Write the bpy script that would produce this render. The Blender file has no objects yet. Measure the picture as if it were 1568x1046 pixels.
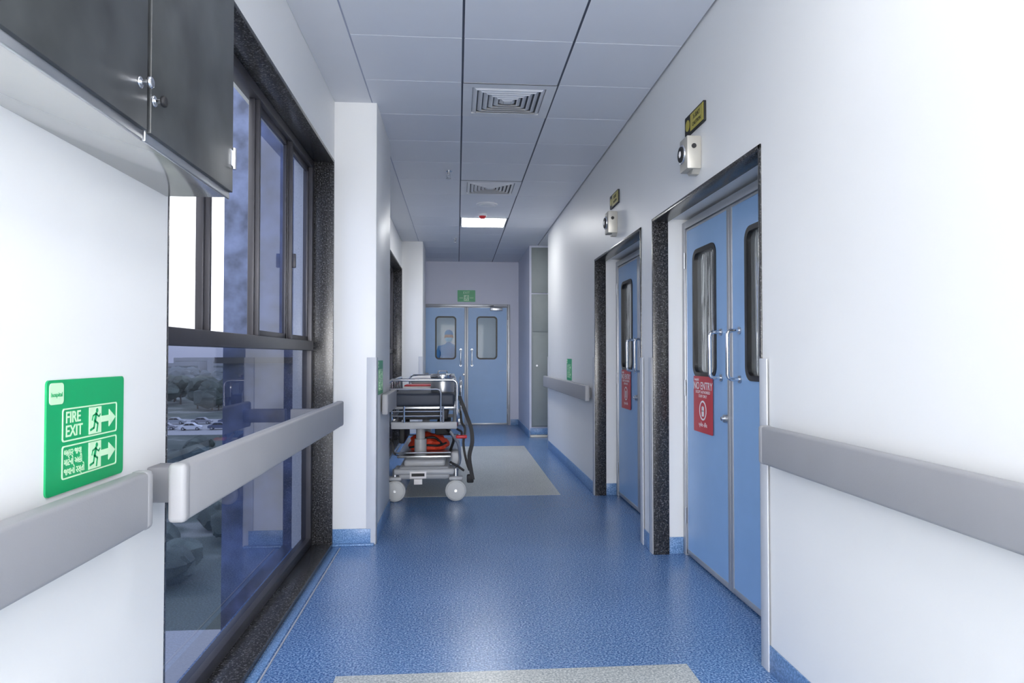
import bpy, bmesh, math, random
from mathutils import Vector, Matrix
random.seed(4)
S = bpy.context.scene
COL = S.collection
try:
    S.view_settings.view_transform = 'Standard'
    S.view_settings.look = 'None'
except Exception as e:
    print(e)

# ------------------------------------------------------------------ materials
def new_mat(name):
    m = bpy.data.materials.new(name); m.use_nodes = True
    nt = m.node_tree
    return m, nt, nt.nodes['Principled BSDF'], nt.nodes['Material Output']

def pmat(name, col, rough=0.5, metal=0.0, var=0.04, scale=6.0, bump=0.0, bscale=200.0, spec=0.5):
    m, nt, p, o = new_mat(name)
    tc = nt.nodes.new('ShaderNodeTexCoord')
    n = nt.nodes.new('ShaderNodeTexNoise'); n.inputs['Scale'].default_value = scale; n.inputs['Detail'].default_value = 3
    nt.links.new(tc.outputs['Object'], n.inputs['Vector'])
    r = nt.nodes.new('ShaderNodeValToRGB')
    r.color_ramp.elements[0].position = 0.3; r.color_ramp.elements[1].position = 0.7
    r.color_ramp.elements[0].color = (*[c*(1-var) for c in col], 1)
    r.color_ramp.elements[1].color = (*[min(1, c*(1+var)) for c in col], 1)
    nt.links.new(n.outputs['Fac'], r.inputs['Fac'])
    nt.links.new(r.outputs['Color'], p.inputs['Base Color'])
    p.inputs['Roughness'].default_value = rough
    p.inputs['Metallic'].default_value = metal
    p.inputs['Specular IOR Level'].default_value = spec
    if bump > 0:
        n2 = nt.nodes.new('ShaderNodeTexNoise'); n2.inputs['Scale'].default_value = bscale
        nt.links.new(tc.outputs['Object'], n2.inputs['Vector'])
        b = nt.nodes.new('ShaderNodeBump'); b.inputs['Strength'].default_value = bump; b.inputs['Distance'].default_value = 0.002
        nt.links.new(n2.outputs['Fac'], b.inputs['Height'])
        nt.links.new(b.outputs['Normal'], p.inputs['Normal'])
    return m

def speckle(name, base, dark, light, rough, scale=170, t1=0.40, t2=0.62, spec=0.5, big=0.08):
    m, nt, p, o = new_mat(name)
    tc = nt.nodes.new('ShaderNodeTexCoord')
    n = nt.nodes.new('ShaderNodeTexNoise'); n.inputs['Scale'].default_value = scale; n.inputs['Detail'].default_value = 2
    nt.links.new(tc.outputs['Object'], n.inputs['Vector'])
    r = nt.nodes.new('ShaderNodeValToRGB'); cr = r.color_ramp
    cr.elements[0].position = t1-0.03; cr.elements[0].color = (*dark, 1)
    cr.elements[1].position = t2+0.03; cr.elements[1].color = (*light, 1)
    e = cr.elements.new(t1+0.03); e.color = (*base, 1)
    e = cr.elements.new(t2-0.03); e.color = (*base, 1)
    nt.links.new(n.outputs['Fac'], r.inputs['Fac'])
    n2 = nt.nodes.new('ShaderNodeTexNoise'); n2.inputs['Scale'].default_value = 1.3; n2.inputs['Detail'].default_value = 4
    nt.links.new(tc.outputs['Object'], n2.inputs['Vector'])
    mr = nt.nodes.new('ShaderNodeMapRange'); mr.inputs[1].default_value = 0.3; mr.inputs[2].default_value = 0.7
    mr.inputs[3].default_value = 1-big; mr.inputs[4].default_value = 1+big
    nt.links.new(n2.outputs['Fac'], mr.inputs[0])
    mx = nt.nodes.new('ShaderNodeVectorMath'); mx.operation = 'SCALE'
    nt.links.new(r.outputs['Color'], mx.inputs[0]); nt.links.new(mr.outputs[0], mx.inputs['Scale'])
    nt.links.new(mx.outputs[0], p.inputs['Base Color'])
    p.inputs['Roughness'].default_value = rough
    p.inputs['Specular IOR Level'].default_value = spec
    return m

def glass(name, tint, f0=0.05, rough=0.02):
    """thin pane: Schlick reflection (same from both sides) over tinted transmission"""
    m, nt, p, o = new_mat(name)
    nt.nodes.remove(p)
    t = nt.nodes.new('ShaderNodeBsdfTransparent'); t.inputs['Color'].default_value = (*tint, 1)
    g = nt.nodes.new('ShaderNodeBsdfGlossy'); g.inputs['Roughness'].default_value = rough
    lw = nt.nodes.new('ShaderNodeLayerWeight'); lw.inputs['Blend'].default_value = 0.5
    pw = nt.nodes.new('ShaderNodeMath'); pw.operation = 'POWER'; pw.inputs[1].default_value = 5.0
    ma = nt.nodes.new('ShaderNodeMath'); ma.operation = 'MULTIPLY_ADD'; ma.inputs[1].default_value = 1-f0; ma.inputs[2].default_value = f0
    mx = nt.nodes.new('ShaderNodeMixShader')
    nt.links.new(lw.outputs['Facing'], pw.inputs[0]); nt.links.new(pw.outputs[0], ma.inputs[0]); nt.links.new(ma.outputs[0], mx.inputs[0])
    nt.links.new(t.outputs[0], mx.inputs[1]); nt.links.new(g.outputs[0], mx.inputs[2])
    nt.links.new(mx.outputs[0], o.inputs['Surface'])
    return m

def emis(name, col, st):
    m, nt, p, o = new_mat(name)
    p.inputs['Base Color'].default_value = (*col, 1)
    p.inputs['Emission Color'].default_value = (*col, 1)
    p.inputs['Emission Strength'].default_value = st
    return m

M_WALL = pmat('wall_paint_white', (0.83, 0.835, 0.835), 0.42, var=0.012, scale=1.5, bump=0.05, bscale=60)
M_WALLEND = pmat('wall_paint_lavender', (0.64, 0.66, 0.78), 0.4, var=0.015, scale=1.5)
M_FLOOR = speckle('vinyl_blue_speckled', (0.110, 0.225, 0.44), (0.028, 0.085, 0.24), (0.30, 0.45, 0.69), 0.27, 120, 0.43, 0.58)
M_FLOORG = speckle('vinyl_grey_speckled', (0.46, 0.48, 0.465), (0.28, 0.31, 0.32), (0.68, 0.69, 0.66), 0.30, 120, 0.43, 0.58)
M_BASE = speckle('vinyl_skirting_blue', (0.15, 0.29, 0.52), (0.08, 0.18, 0.38), (0.28, 0.43, 0.68), 0.35, 140, 0.43, 0.58)
M_GRAN = speckle('granite_black', (0.030, 0.030, 0.032), (0.012, 0.012, 0.013), (0.12, 0.12, 0.125), 0.25, 120, 0.42, 0.60)
M_ALU = pmat('anodised_frame_bronze', (0.060, 0.058, 0.068), 0.4, 0.3, var=0.1)
M_STEEL = pmat('brushed_steel', (0.55, 0.56, 0.58), 0.3, 0.9, var=0.05)
M_CHROME = pmat('chrome', (0.78, 0.78, 0.80), 0.12, 1.0, var=0.02)
M_DFRAME = pmat('door_frame_silver', (0.50, 0.51, 0.53), 0.38, 0.45, var=0.03)
M_DOOR = pmat('door_laminate_blue', (0.31, 0.51, 0.80), 0.35, var=0.02)
M_GASK = pmat('gasket_black', (0.012, 0.012, 0.014), 0.4)
M_RAIL = pmat('handrail_grey', (0.36, 0.36, 0.375), 0.5, var=0.02, bump=0.1, bscale=300)
M_RAILD = pmat('handrail_bracket', (0.22, 0.22, 0.24), 0.5)
M_GUARD = pmat('corner_guard_pale', (0.58, 0.60, 0.64), 0.4, var=0.02)
M_GREEN = pmat('sign_green', (0.005, 0.38, 0.13), 0.35, var=0.02)
M_PALE = pmat('sign_pale_green_print', (0.62, 0.88, 0.60), 0.5)
M_RED = pmat('sign_red', (0.60, 0.04, 0.06), 0.4)
M_WHITEP = pmat('print_white', (0.85, 0.82, 0.82), 0.5)
M_YEL = pmat('sign_yellow', (0.42, 0.36, 0.05), 0.4)
M_BLK = pmat('black_plastic', (0.012, 0.012, 0.014), 0.6)
M_CABG = pmat('cabinet_slate_panel', (0.050, 0.054, 0.056), 0.40, var=0.35, scale=7)
M_CABU = pmat('cabinet_polished_underside', (0.66, 0.65, 0.62), 0.16, 0.6, var=0.02)
M_TINT = glass('glass_tinted_blue', (0.22, 0.26, 0.38))
M_TINT2 = glass('glass_tinted_upper', (0.42, 0.48, 0.66))
M_CLEAR = glass('glass_clear', (0.78, 0.86, 0.92), 0.008)
M_FIN = pmat('exterior_cladding_blue', (0.10, 0.13, 0.24), 0.6, var=0.5, scale=7)
M_BEIGE = pmat('instrument_box_metal', (0.50, 0.48, 0.43), 0.4, 0.3)
M_PANEL = pmat('shaft_panel_grey', (0.24, 0.27, 0.27), 0.5)
M_LIGHTN = emis('light_panel_near', (1.0, 0.995, 0.985), 10.0)
M_LIGHT = emis('light_panel_far', (1.0, 1.0, 1.0), 30.0)
M_LIGHTP = emis('light_panel_passage', (1.0, 1.0, 1.0), 7.0)
M_LIGHTA = emis('light_panel_anteroom', (0.9, 0.97, 1.0), 5.0)
M_DIFF = pmat('diffuser_white', (0.74, 0.75, 0.78), 0.4)
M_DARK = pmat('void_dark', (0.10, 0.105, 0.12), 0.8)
M_GRID = pmat('ceiling_grid', (0.36, 0.39, 0.50), 0.5)
M_GRIDD = pmat('ceiling_grid_dark', (0.05, 0.06, 0.09), 0.5)
M_PLGREY = pmat('plastic_light_grey', (0.46, 0.47, 0.49), 0.4)
M_TYRE = pmat('caster_rubber_grey', (0.55, 0.56, 0.56), 0.5)
M_MATT = pmat('mattress_dark', (0.035, 0.045, 0.07), 0.55)
M_ORG = pmat('orange_bag_cloth', (0.68, 0.055, 0.02), 0.6, var=0.2, scale=20)
M_REDP = pmat('red_plastic', (0.6, 0.02, 0.03), 0.35)
M_CEILP = pmat('ceiling_plaster', (0.74, 0.75, 0.78), 0.6, var=0.01)

# reflective door glass
def door_glass():
    m, nt, p, o = new_mat('door_vision_glass')
    p.inputs['Base Color'].default_value = (0.52, 0.54, 0.53, 1)
    p.inputs['Metallic'].default_value = 0.7
    p.inputs['Roughness'].default_value = 0.07
    tc = nt.nodes.new('ShaderNodeTexCoord')
    w = nt.nodes.new('ShaderNodeTexNoise'); w.inputs['Scale'].default_value = 2.0
    mp = nt.nodes.new('ShaderNodeMapping'); mp.inputs['Scale'].default_value = (9, 9, 0.6)
    nt.links.new(tc.outputs['Object'], mp.inputs['Vector']); nt.links.new(mp.outputs[0], w.inputs['Vector'])
    b = nt.nodes.new('ShaderNodeBump'); b.inputs['Strength'].default_value = 0.5; b.inputs['Distance'].default_value = 0.02
    nt.links.new(w.outputs['Fac'], b.inputs['Height']); nt.links.new(b.outputs[0], p.inputs['Normal'])
    return m
M_DGLASS = door_glass()

def tile_mat():
    m, nt, p, o = new_mat('ceiling_tile')
    tc = nt.nodes.new('ShaderNodeTexCoord')
    s = nt.nodes.new('ShaderNodeVectorMath'); s.operation = 'SUBTRACT'; s.inputs[1].default_value = (-0.57, 0.08, 0)
    d = nt.nodes.new('ShaderNodeVectorMath'); d.operation = 'MULTIPLY'; d.inputs[1].default_value = (1/0.6, 1/0.6, 0)
    f = nt.nodes.new('ShaderNodeVectorMath'); f.operation = 'FLOOR'
    w = nt.nodes.new('ShaderNodeTexWhiteNoise')
    nt.links.new(tc.outputs['Object'], s.inputs[0]); nt.links.new(s.outputs[0], d.inputs[0]); nt.links.new(d.outputs[0], f.inputs[0]); nt.links.new(f.outputs[0], w.inputs['Vector'])
    r = nt.nodes.new('ShaderNodeValToRGB')
    r.color_ramp.elements[0].color = (0.67, 0.69, 0.75, 1); r.color_ramp.elements[1].color = (0.74, 0.76, 0.81, 1)
    nt.links.new(w.outputs['Value'], r.inputs['Fac']); nt.links.new(r.outputs[0], p.inputs['Base Color'])
    p.inputs['Roughness'].default_value = 0.5
    return m
M_TILE = tile_mat()

# ------------------------------------------------------------------ builder
class B:
    def __init__(s, name):
        s.name = name; s.bm = bmesh.new(); s.mats = []
    def mi(s, m):
        if m not in s.mats: s.mats.append(m)
        return s.mats.index(m)
    def merge(s, tb, mat, smooth=False, M=None):
        if M is not None: bmesh.ops.transform(tb, matrix=M, verts=tb.verts)
        i = s.mi(mat)
        bmesh.ops.recalc_face_normals(tb, faces=tb.faces)
        for f in tb.faces: f.material_index = i; f.smooth = smooth
        me = bpy.data.meshes.new('t'); tb.to_mesh(me); tb.free()
        s.bm.from_mesh(me); bpy.data.meshes.remove(me)
    def box(s, a, b, mat, bev=0.0, seg=2, M=None):
        tb = bmesh.new(); bmesh.ops.create_cube(tb, size=1)
        sz = [abs(b[i]-a[i]) for i in range(3)]; c = [(a[i]+b[i])/2 for i in range(3)]
        bmesh.ops.transform(tb, matrix=Matrix.Translation(c) @ Matrix.Diagonal((*sz, 1)), verts=tb.verts)
        if bev > 0:
            bev = min(bev, min(sz)*0.49)
            bmesh.ops.bevel(tb, geom=tb.edges[:], offset=bev, segments=seg, affect='EDGES', profile=0.5)
        s.merge(tb, mat, False, M)
    def face(s, pts, mat):
        tb = bmesh.new(); tb.faces.new([tb.verts.new(p) for p in pts]); s.merge(tb, mat)
    def cyl(s, p1, p2, r, mat, r2=None, seg=24, bev=0.0):
        p1 = Vector(p1); p2 = Vector(p2); d = p2-p1
        tb = bmesh.new()
        bmesh.ops.create_cone(tb, cap_ends=True, segments=seg, radius1=r, radius2=r if r2 is None else r2, depth=d.length)
        if bev > 0:
            ed = [e for e in tb.edges if any(len(f.verts) > 4 for f in e.link_faces)]
            bmesh.ops.bevel(tb, geom=ed, offset=bev, segments=3, affect='EDGES', profile=0.5)
        q = d.to_track_quat('Z', 'Y').to_matrix().to_4x4()
        bmesh.ops.transform(tb, matrix=Matrix.Translation((p1+p2)/2) @ q, verts=tb.verts)
        s.merge(tb, mat, True)
    def ball(s, c, r, mat, sc=(1, 1, 1), sub=2):
        tb = bmesh.new(); bmesh.ops.create_icosphere(tb, subdivisions=sub, radius=r)
        bmesh.ops.transform(tb, matrix=Matrix.Translation(c) @ Matrix.Diagonal((*sc, 1)), verts=tb.verts)
        s.merge(tb, mat, True)
    def tube(s, pts, r, mat, n=10, fil=0.0):
        pts = [Vector(p) for p in pts]
        if fil > 0:
            out = [pts[0]]
            for i in range(1, len(pts)-1):
                a, b, c = pts[i-1], pts[i], pts[i+1]
                f = min(fil, (a-b).length*0.49, (c-b).length*0.49)
                p = b+(a-b).normalized()*f; q = b+(c-b).normalized()*f
                for k in range(6):
                    t = k/5; out.append(p*(1-t)**2 + b*2*t*(1-t) + q*t*t)
            out.append(pts[-1]); pts = out
        tb = bmesh.new(); rings = []; nrm = None
        for i, p in enumerate(pts):
            if i == 0: t = pts[1]-p
            elif i == len(pts)-1: t = p-pts[i-1]
            else: t = pts[i+1]-pts[i-1]
            t.normalize()
            if nrm is None:
                nrm = t.cross(Vector((0, 0, 1)) if abs(t.z) < 0.9 else Vector((1, 0, 0))).normalized()
            else:
                nrm = (nrm - t*nrm.dot(t)).normalized()
            bn = t.cross(nrm)
            rings.append([tb.verts.new(p + (nrm*math.cos(2*math.pi*k/n)+bn*math.sin(2*math.pi*k/n))*r) for k in range(n)])
        for a, b in zip(rings, rings[1:]):
            for k in range(n): tb.faces.new((a[k], a[(k+1) % n], b[(k+1) % n], b[k]))
        tb.faces.new(rings[0][::-1]); tb.faces.new(rings[-1])
        s.merge(tb, mat, True)
    def plate(s, loops, y0, y1, mat):
        """loops: list of 2-D (x,z) loops (outer, holes). extruded y0..y1"""
        tb = bmesh.new(); ed = []
        for lp in loops:
            vs = [tb.verts.new((x, y0, z)) for x, z in lp]
            for i in range(len(vs)): ed.append(tb.edges.new((vs[i], vs[(i+1) % len(vs)])))
        bmesh.ops.triangle_fill(tb, use_beauty=True, use_dissolve=False, edges=ed)
        if y1 is not None:
            r = bmesh.ops.extrude_face_region(tb, geom=tb.faces[:])
            vs = [g for g in r['geom'] if isinstance(g, bmesh.types.BMVert)]
            bmesh.ops.translate(tb, verts=vs, vec=(0, y1-y0, 0))
        s.merge(tb, mat)
    def quadring(s, cx, cy, a, za, b, zb, mat):
        tb = bmesh.new()
        o = [tb.verts.new((cx+i*a, cy+j*a, za)) for i, j in ((-1, -1), (1, -1), (1, 1), (-1, 1))]
        n = [tb.verts.new((cx+i*b, cy+j*b, zb)) for i, j in ((-1, -1), (1, -1), (1, 1), (-1, 1))]
        for k in range(4): tb.faces.new((o[k], o[(k+1) % 4], n[(k+1) % 4], n[k]))
        s.merge(tb, mat)
    def stroke(s, pts, w, y0, y1, mat):
        for (x0, z0), (x1, z1) in zip(pts, pts[1:]):
            L = math.hypot(x1-x0, z1-z0); a = math.atan2(z1-z0, x1-x0)
            M = Matrix.Translation(((x0+x1)/2, 0, (z0+z1)/2)) @ Matrix.Rotation(-a, 4, 'Y')
            s.box((-L/2-w*0.3, y0, -w/2), (L/2+w*0.3, y1, w/2), mat, M=M)
    def text(s, txt, x, z, size, y, mat, align='LEFT', bold=0.0, sx=1.0):
        cu = bpy.data.curves.new('t', 'FONT'); cu.body = txt; cu.size = size; cu.align_x = align
        cu.extrude = 0.0003; cu.offset = bold*size; cu.resolution_u = 3
        ob = bpy.data.objects.new('t', cu); COL.objects.link(ob)
        bpy.context.view_layer.update()
        dg = bpy.context.evaluated_depsgraph_get()
        me = bpy.data.meshes.new_from_object(ob.evaluated_get(dg))
        tb = bmesh.new(); tb.from_mesh(me)
        bpy.data.objects.remove(ob); bpy.data.meshes.remove(me)
        s.merge(tb, mat, False, Matrix.Translation((x, y, z)) @ Matrix.Diagonal((sx, 1, 1, 1)) @ Matrix.Rotation(math.pi/2, 4, 'X'))
    def done(s, loc=(0, 0, 0), rz=0.0, parent=None):
        me = bpy.data.meshes.new(s.name); s.bm.to_mesh(me); s.bm.free()
        for m in s.mats: me.materials.append(m)
        try: me.set_sharp_from_angle(angle=math.radians(35))
        except Exception: pass
        o = bpy.data.objects.new(s.name, me); COL.objects.link(o)
        o.location = loc; o.rotation_euler = (0, 0, math.radians(rz))
        if parent: o.parent = parent
        return o

def rr(x0, z0, x1, z1, r, n=6):
    pts = []
    for cx, cz, a0 in ((x1-r, z0+r, -90), (x1-r, z1-r, 0), (x0+r, z1-r, 90), (x0+r, z0+r, 180)):
        for k in range(n+1):
            a = math.radians(a0+90*k/n); pts.append((cx+r*math.cos(a), cz+r*math.sin(a)))
    return pts
def rect(x0, z0, x1, z1): return [(x0, z0), (x1, z0), (x1, z1), (x0, z1)]
def circ(cx, cz, r, n=24): return [(cx+r*math.cos(2*math.pi*k/n), cz+r*math.sin(2*math.pi*k/n)) for k in range(n)]

# ------------------------------------------------------------------ constants
XL, XR, CZ = -0.82, 1.24, 2.95
YB, YE = -3.0, 12.5
W1a, W1b, W2a, W2b, WH = 2.03, 4.62, 7.6, 10.25, 2.54
D = [(2.73, 4.31), (4.58, 6.16)]
DH = 2.12
XD = 1.43

# ------------------------------------------------------------------ room shell
b = B('floor')
b.box((-1.07, YB, -0.1), (3.6, 17.2, 0), M_FLOOR)
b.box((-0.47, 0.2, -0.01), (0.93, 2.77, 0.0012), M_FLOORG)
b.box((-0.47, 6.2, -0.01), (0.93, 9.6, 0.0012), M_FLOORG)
b.done()

b = B('wall_left')
b.box((-1.07, YB, 0), (XL, W1a, CZ+0.1), M_WALL)
b.box((-1.07, W1a, WH), (XL, W1b, CZ+0.1), M_WALL)
b.box((-1.07, W1b, 0), (XL, W2a, CZ+0.1), M_WALL)
b.box((-1.07, W2a, WH), (XL, W2b, CZ+0.1), M_WALL)
b.box((-1.07, W2b, 0), (XL, YE+0.15, CZ+0.1), M_WALL)
b.done()
b = B('wall_pillar')
b.box((XL-0.01, 4.68, 0), (-0.54, 5.63, CZ+0.02), M_WALL, 0.006)
b.done()
b = B('wall_pillar')
b.box((XL-0.01, 10.33, 0), (-0.51, 11.2, CZ+0.02), M_WALL, 0.006)
b.done()

b = B('wall_right')
b.box((XR, YB, 0), (1.60, D[0][0], CZ+0.1), M_WALL)
b.box((XR, D[0][1], 0), (1.60, D[1][0], CZ+0.1), M_WALL)
b.box((XR, D[1][1], 0), (1.60, 9.4, CZ+0.1), M_WALL)
for y0, y1 in D:
    b.box((XR, y0, DH), (1.60, y1, CZ+0.1), M_WALL)
    b.box((1.335, y0, 0), (1.60, y0+0.08, DH), M_WALL)
    b.box((1.50, y0, 0), (1.60, y1, DH), M_DARK)
b.box((1.60, 9.25, 0), (3.6, 9.4, CZ+0.1), M_WALL)
b.done()
b = B('wall_side_passage')
b.box((3.5, 9.4, 0), (3.6, 10.6, CZ+0.1), M_WALL)
b.done()
b = B('wall_recess')
b.box((1.11, 10.6, 0), (3.6, 12.5, CZ+0.1), M_WALLEND)
b.done()
b = B('wall_back')
b.box((-1.07, YB-0.1, 0), (1.6, YB, CZ+0.1), M_WALL)
b.done()
EC = 0.165
b = B('wall_end')
b.box((-1.07, YE, 0), (EC-0.79, YE+0.15, CZ+0.1), M_WALLEND)
b.box((EC+0.79, YE, 0), (1.6, YE+0.15, CZ+0.1), M_WALLEND)
b.box((EC-0.79, YE, 2.18), (EC+0.79, YE+0.15, CZ+0.1), M_WALLEND)
b.done()
b = B('wall_anteroom')
b.box((-1.6, YE+0.15, 0), (-1.5, 17.2, CZ), M_WALL)
b.box((2.0, YE+0.15, 0), (2.1, 17.2, CZ), M_WALL)
b.box((-1.6, 17.1, 0), (2.1, 17.2, CZ), M_WALL)
b.box((-1.6, YE+0.15, CZ), (2.1, 17.2, CZ+0.05), M_CEILP)
b.box((-1.6, YE+0.15, -0.1), (-1.07, 17.2, 0), M_FLOOR)
b.done()

# ceiling with real tiles
b = B('ceiling')
b.box((-1.07, YB, CZ+0.02), (3.6, YE+0.15, CZ+0.1), M_GRID)
b.box((XL, YB, CZ), (-0.575, YE, CZ+0.03), M_CEILP, 0.004)
b.box((XR+0.002, 9.4, CZ), (3.5, 10.6, CZ+0.03), M_CEILP)
xs = [-0.57, 0.03, 0.63, 1.23]
for x in xs[1:3]: b.box((x-0.008, YB, CZ+0.001), (x+0.008, YE, CZ+0.021), M_GRIDD)
b.box((-0.576, YB, CZ+0.001), (-0.568, YE, CZ+0.021), M_GRID)
k = -6
lights = [1.28, -1.12, 8.48]
diffs = [4.28, 6.68]
while True:
    y0 = 0.08+0.6*k; y1 = y0+0.6; k += 1
    if y0 > YE: break
    ya, yb = max(y0, YB), min(y1, YE)
    if yb-ya < 0.02: continue
    for i in range(3):
        if i == 1 and any(abs(y0-t) < 0.1 for t in lights+diffs): continue
        b.box((xs[i]+(0.005 if i else 0.002), ya+0.002, CZ), (xs[i+1]-(0.005 if i < 2 else 0.002), yb-0.002, CZ+0.018), M_TILE, 0.002, 1)
b.done()

for t in lights:
    b = B('ceiling_light_panel')
    b.box((0.045, t+0.01, CZ-0.006), (0.615, t+0.59, CZ+0.018), M_DIFF, 0.003)
    b.box((0.06, t+0.025, CZ-0.009), (0.60, t+0.575, CZ-0.005), M_LIGHT if t > 5 else M_LIGHTN)
    b.done()
b = B('ceiling_light_panel')
b.box((-0.5, 14.0, CZ-0.02), (1.0, 14.8, CZ), M_LIGHTA)
b.done()
b = B('ceiling_light_panel')
b.box((1.9, 9.7, CZ-0.012), (2.5, 10.3, CZ), M_LIGHTP)
b.done()

for t in diffs:
    b = B('air_diffuser')
    cx, cy = 0.33, t+0.30
    z = CZ
    b.quadring(cx, cy, 0.295, z, 0.295, z+0.02, M_DIFF)
    b.quadring(cx, cy, 0.295, z-0.004, 0.235, z-0.004, M_DIFF)
    b.quadring(cx, cy, 0.235, z-0.004, 0.235, z+0.02, M_DIFF)
    a = 0.232
    for i in range(6):
        b.quadring(cx, cy, a, z+0.006, a-0.024, z-0.010, M_DIFF)
        b.quadring(cx, cy, a-0.024, z-0.010, a-0.028, z-0.010, M_DIFF)
        b.quadring(cx, cy, a-0.028, z-0.010, a-0.012, z+0.008, M_DIFF)
        a -= 0.036
    b.box((cx-0.03, cy-0.03, z-0.01), (cx+0.03, cy+0.03, z+0.006), M_DIFF, 0.003)
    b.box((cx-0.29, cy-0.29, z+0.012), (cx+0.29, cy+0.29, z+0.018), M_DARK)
    b.done()
b = B('round_diffuser')  # round diffuser set in the ceiling
b.cyl((0.33, 7.72, CZ-0.012), (0.33, 7.72, CZ+0.005), 0.12, M_DIFF, bev=0.005, seg=32)
b.cyl((0.33, 7.72, CZ-0.020), (0.33, 7.72, CZ-0.01), 0.085, M_DIFF, bev=0.004, seg=32)
b.done()
b = B('fire_detector')
b.cyl((0.30, 8.25, CZ-0.03), (0.30, 8.25, CZ), 0.055, M_DIFF, bev=0.008)
b.cyl((0.30, 8.25, CZ-0.06), (0.30, 8.25, CZ-0.028), 0.03, M_REDP, r2=0.048, bev=0.006)
b.done()
for (x, y) in ((-0.08, 6.35), (-0.03, 9.95)):
    b = B('fire_sprinkler')
    b.cyl((x, y, CZ-0.008), (x, y, CZ+0.002), 0.035, M_CHROME, bev=0.003)
    b.cyl((x, y, CZ-0.04), (x, y, CZ), 0.010, M_STEEL)
    b.tube([(x-0.012, y, CZ-0.03), (x-0.018, y, CZ-0.05), (x, y, CZ-0.07)], 0.003, M_STEEL, 6)
    b.tube([(x+0.012, y, CZ-0.03), (x+0.018, y, CZ-0.05), (x, y, CZ-0.07)], 0.003, M_STEEL, 6)
    b.cyl((x, y, CZ-0.075), (x, y, CZ-0.068), 0.022, M_STEEL)
    b.done()

# baseboards
bh = 0.105
b = B('baseboard_left')
for y0, y1 in ((YB, W1a-0.005), (5.64, W2a-0.01), (11.21, YE)):
    b.box((XL, y0, 0), (XL+0.008, y1, bh), M_BASE, 0.003)
b.box((XL, 4.64, 0), (-0.545, 4.68, 0.012), M_BASE, 0.004)
b.box((XL, 4.672, 0), (-0.57, 4.68, bh), M_BASE, 0.003)
b.box((-0.54, 4.72, 0), (-0.532, 5.63, bh), M_BASE, 0.003)
b.box((XL, 10.322, 0), (-0.51, 10.33, bh), M_BASE, 0.003)
b.box((-0.51, 10.34, 0), (-0.502, 11.2, bh), M_BASE, 0.003)
b.done()
b = B('baseboard_right')
for y0, y1 in ((YB, D[0][0]-0.05), (D[0][1]+0.05, D[1][0]-0.05), (D[1][1]+0.05, 9.36)):
    b.box((XR-0.008, y0, 0), (XR, y1, bh), M_BASE, 0.003)
for y0, y1 in D:
    b.box((1.335, y1-0.008, 0), (XD, y1, bh), M_BASE, 0.003)
b.done()
b = B('baseboard_end')
b.box((EC+0.80, YE-0.008, 0), (1.11, YE, bh), M_BASE, 0.003)
b.box((1.10, 10.592, 0.0), (1.115, YE, bh), M_BASE, 0.003)
b.box((1.12, 10.59, 0.04), (1.5, 10.60, 0.14), M_BASE, 0.003)
b.box((1.12, 10.56, 0.0), (3.4, 10.60, 0.035), M_BEIGE, 0.003)
b.done()

# floor edge strip beside window
b = B('trim_1')
b.box((-0.80, W1a+0.02, 0), (-0.765, W1b-0.02, 0.006), M_BASE, 0.002)
b.box((-0.758, W1a+0.02, 0), (-0.752, W1b-0.02, 0.004), M_PLGREY)
b.done()

# granite reveals
def granite_window(name, y0, y1):
    b = B(name)
    b.box((-1.0, y0, 0.0), (XL-0.002, y0+0.02, WH), M_GRAN, 0.002)
    b.box((-1.0, y1-0.02, 0.0), (XL+0.012, y1, WH), M_GRAN, 0.002)
    b.box((-1.0, y0+0.02, WH-0.02), (XL+0.012, y1-0.02, WH), M_GRAN, 0.002)
    b.box((-1.0, y0+0.02, 0.0), (XL+0.012, y1-0.02, 0.03), M_GRAN, 0.004)
    b.done()
granite_window('trim_2', W1a, W1b)
granite_window('trim_3', W2a, W2b)
for i, (y0, y1) in enumerate(D):
    b = B('trim_%d' % (4+i))
    b.box((XR-0.006, y1-0.02, 0), (1.335, y1+0.0, DH), M_GRAN, 0.002)
    b.box((XR-0.006, y0, 0), (1.335, y0+0.02, DH), M_GRAN, 0.002)
    b.box((XR-0.006, y0, DH-0.02), (1.335, y1, DH), M_GRAN, 0.002)
    b.done()

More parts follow.
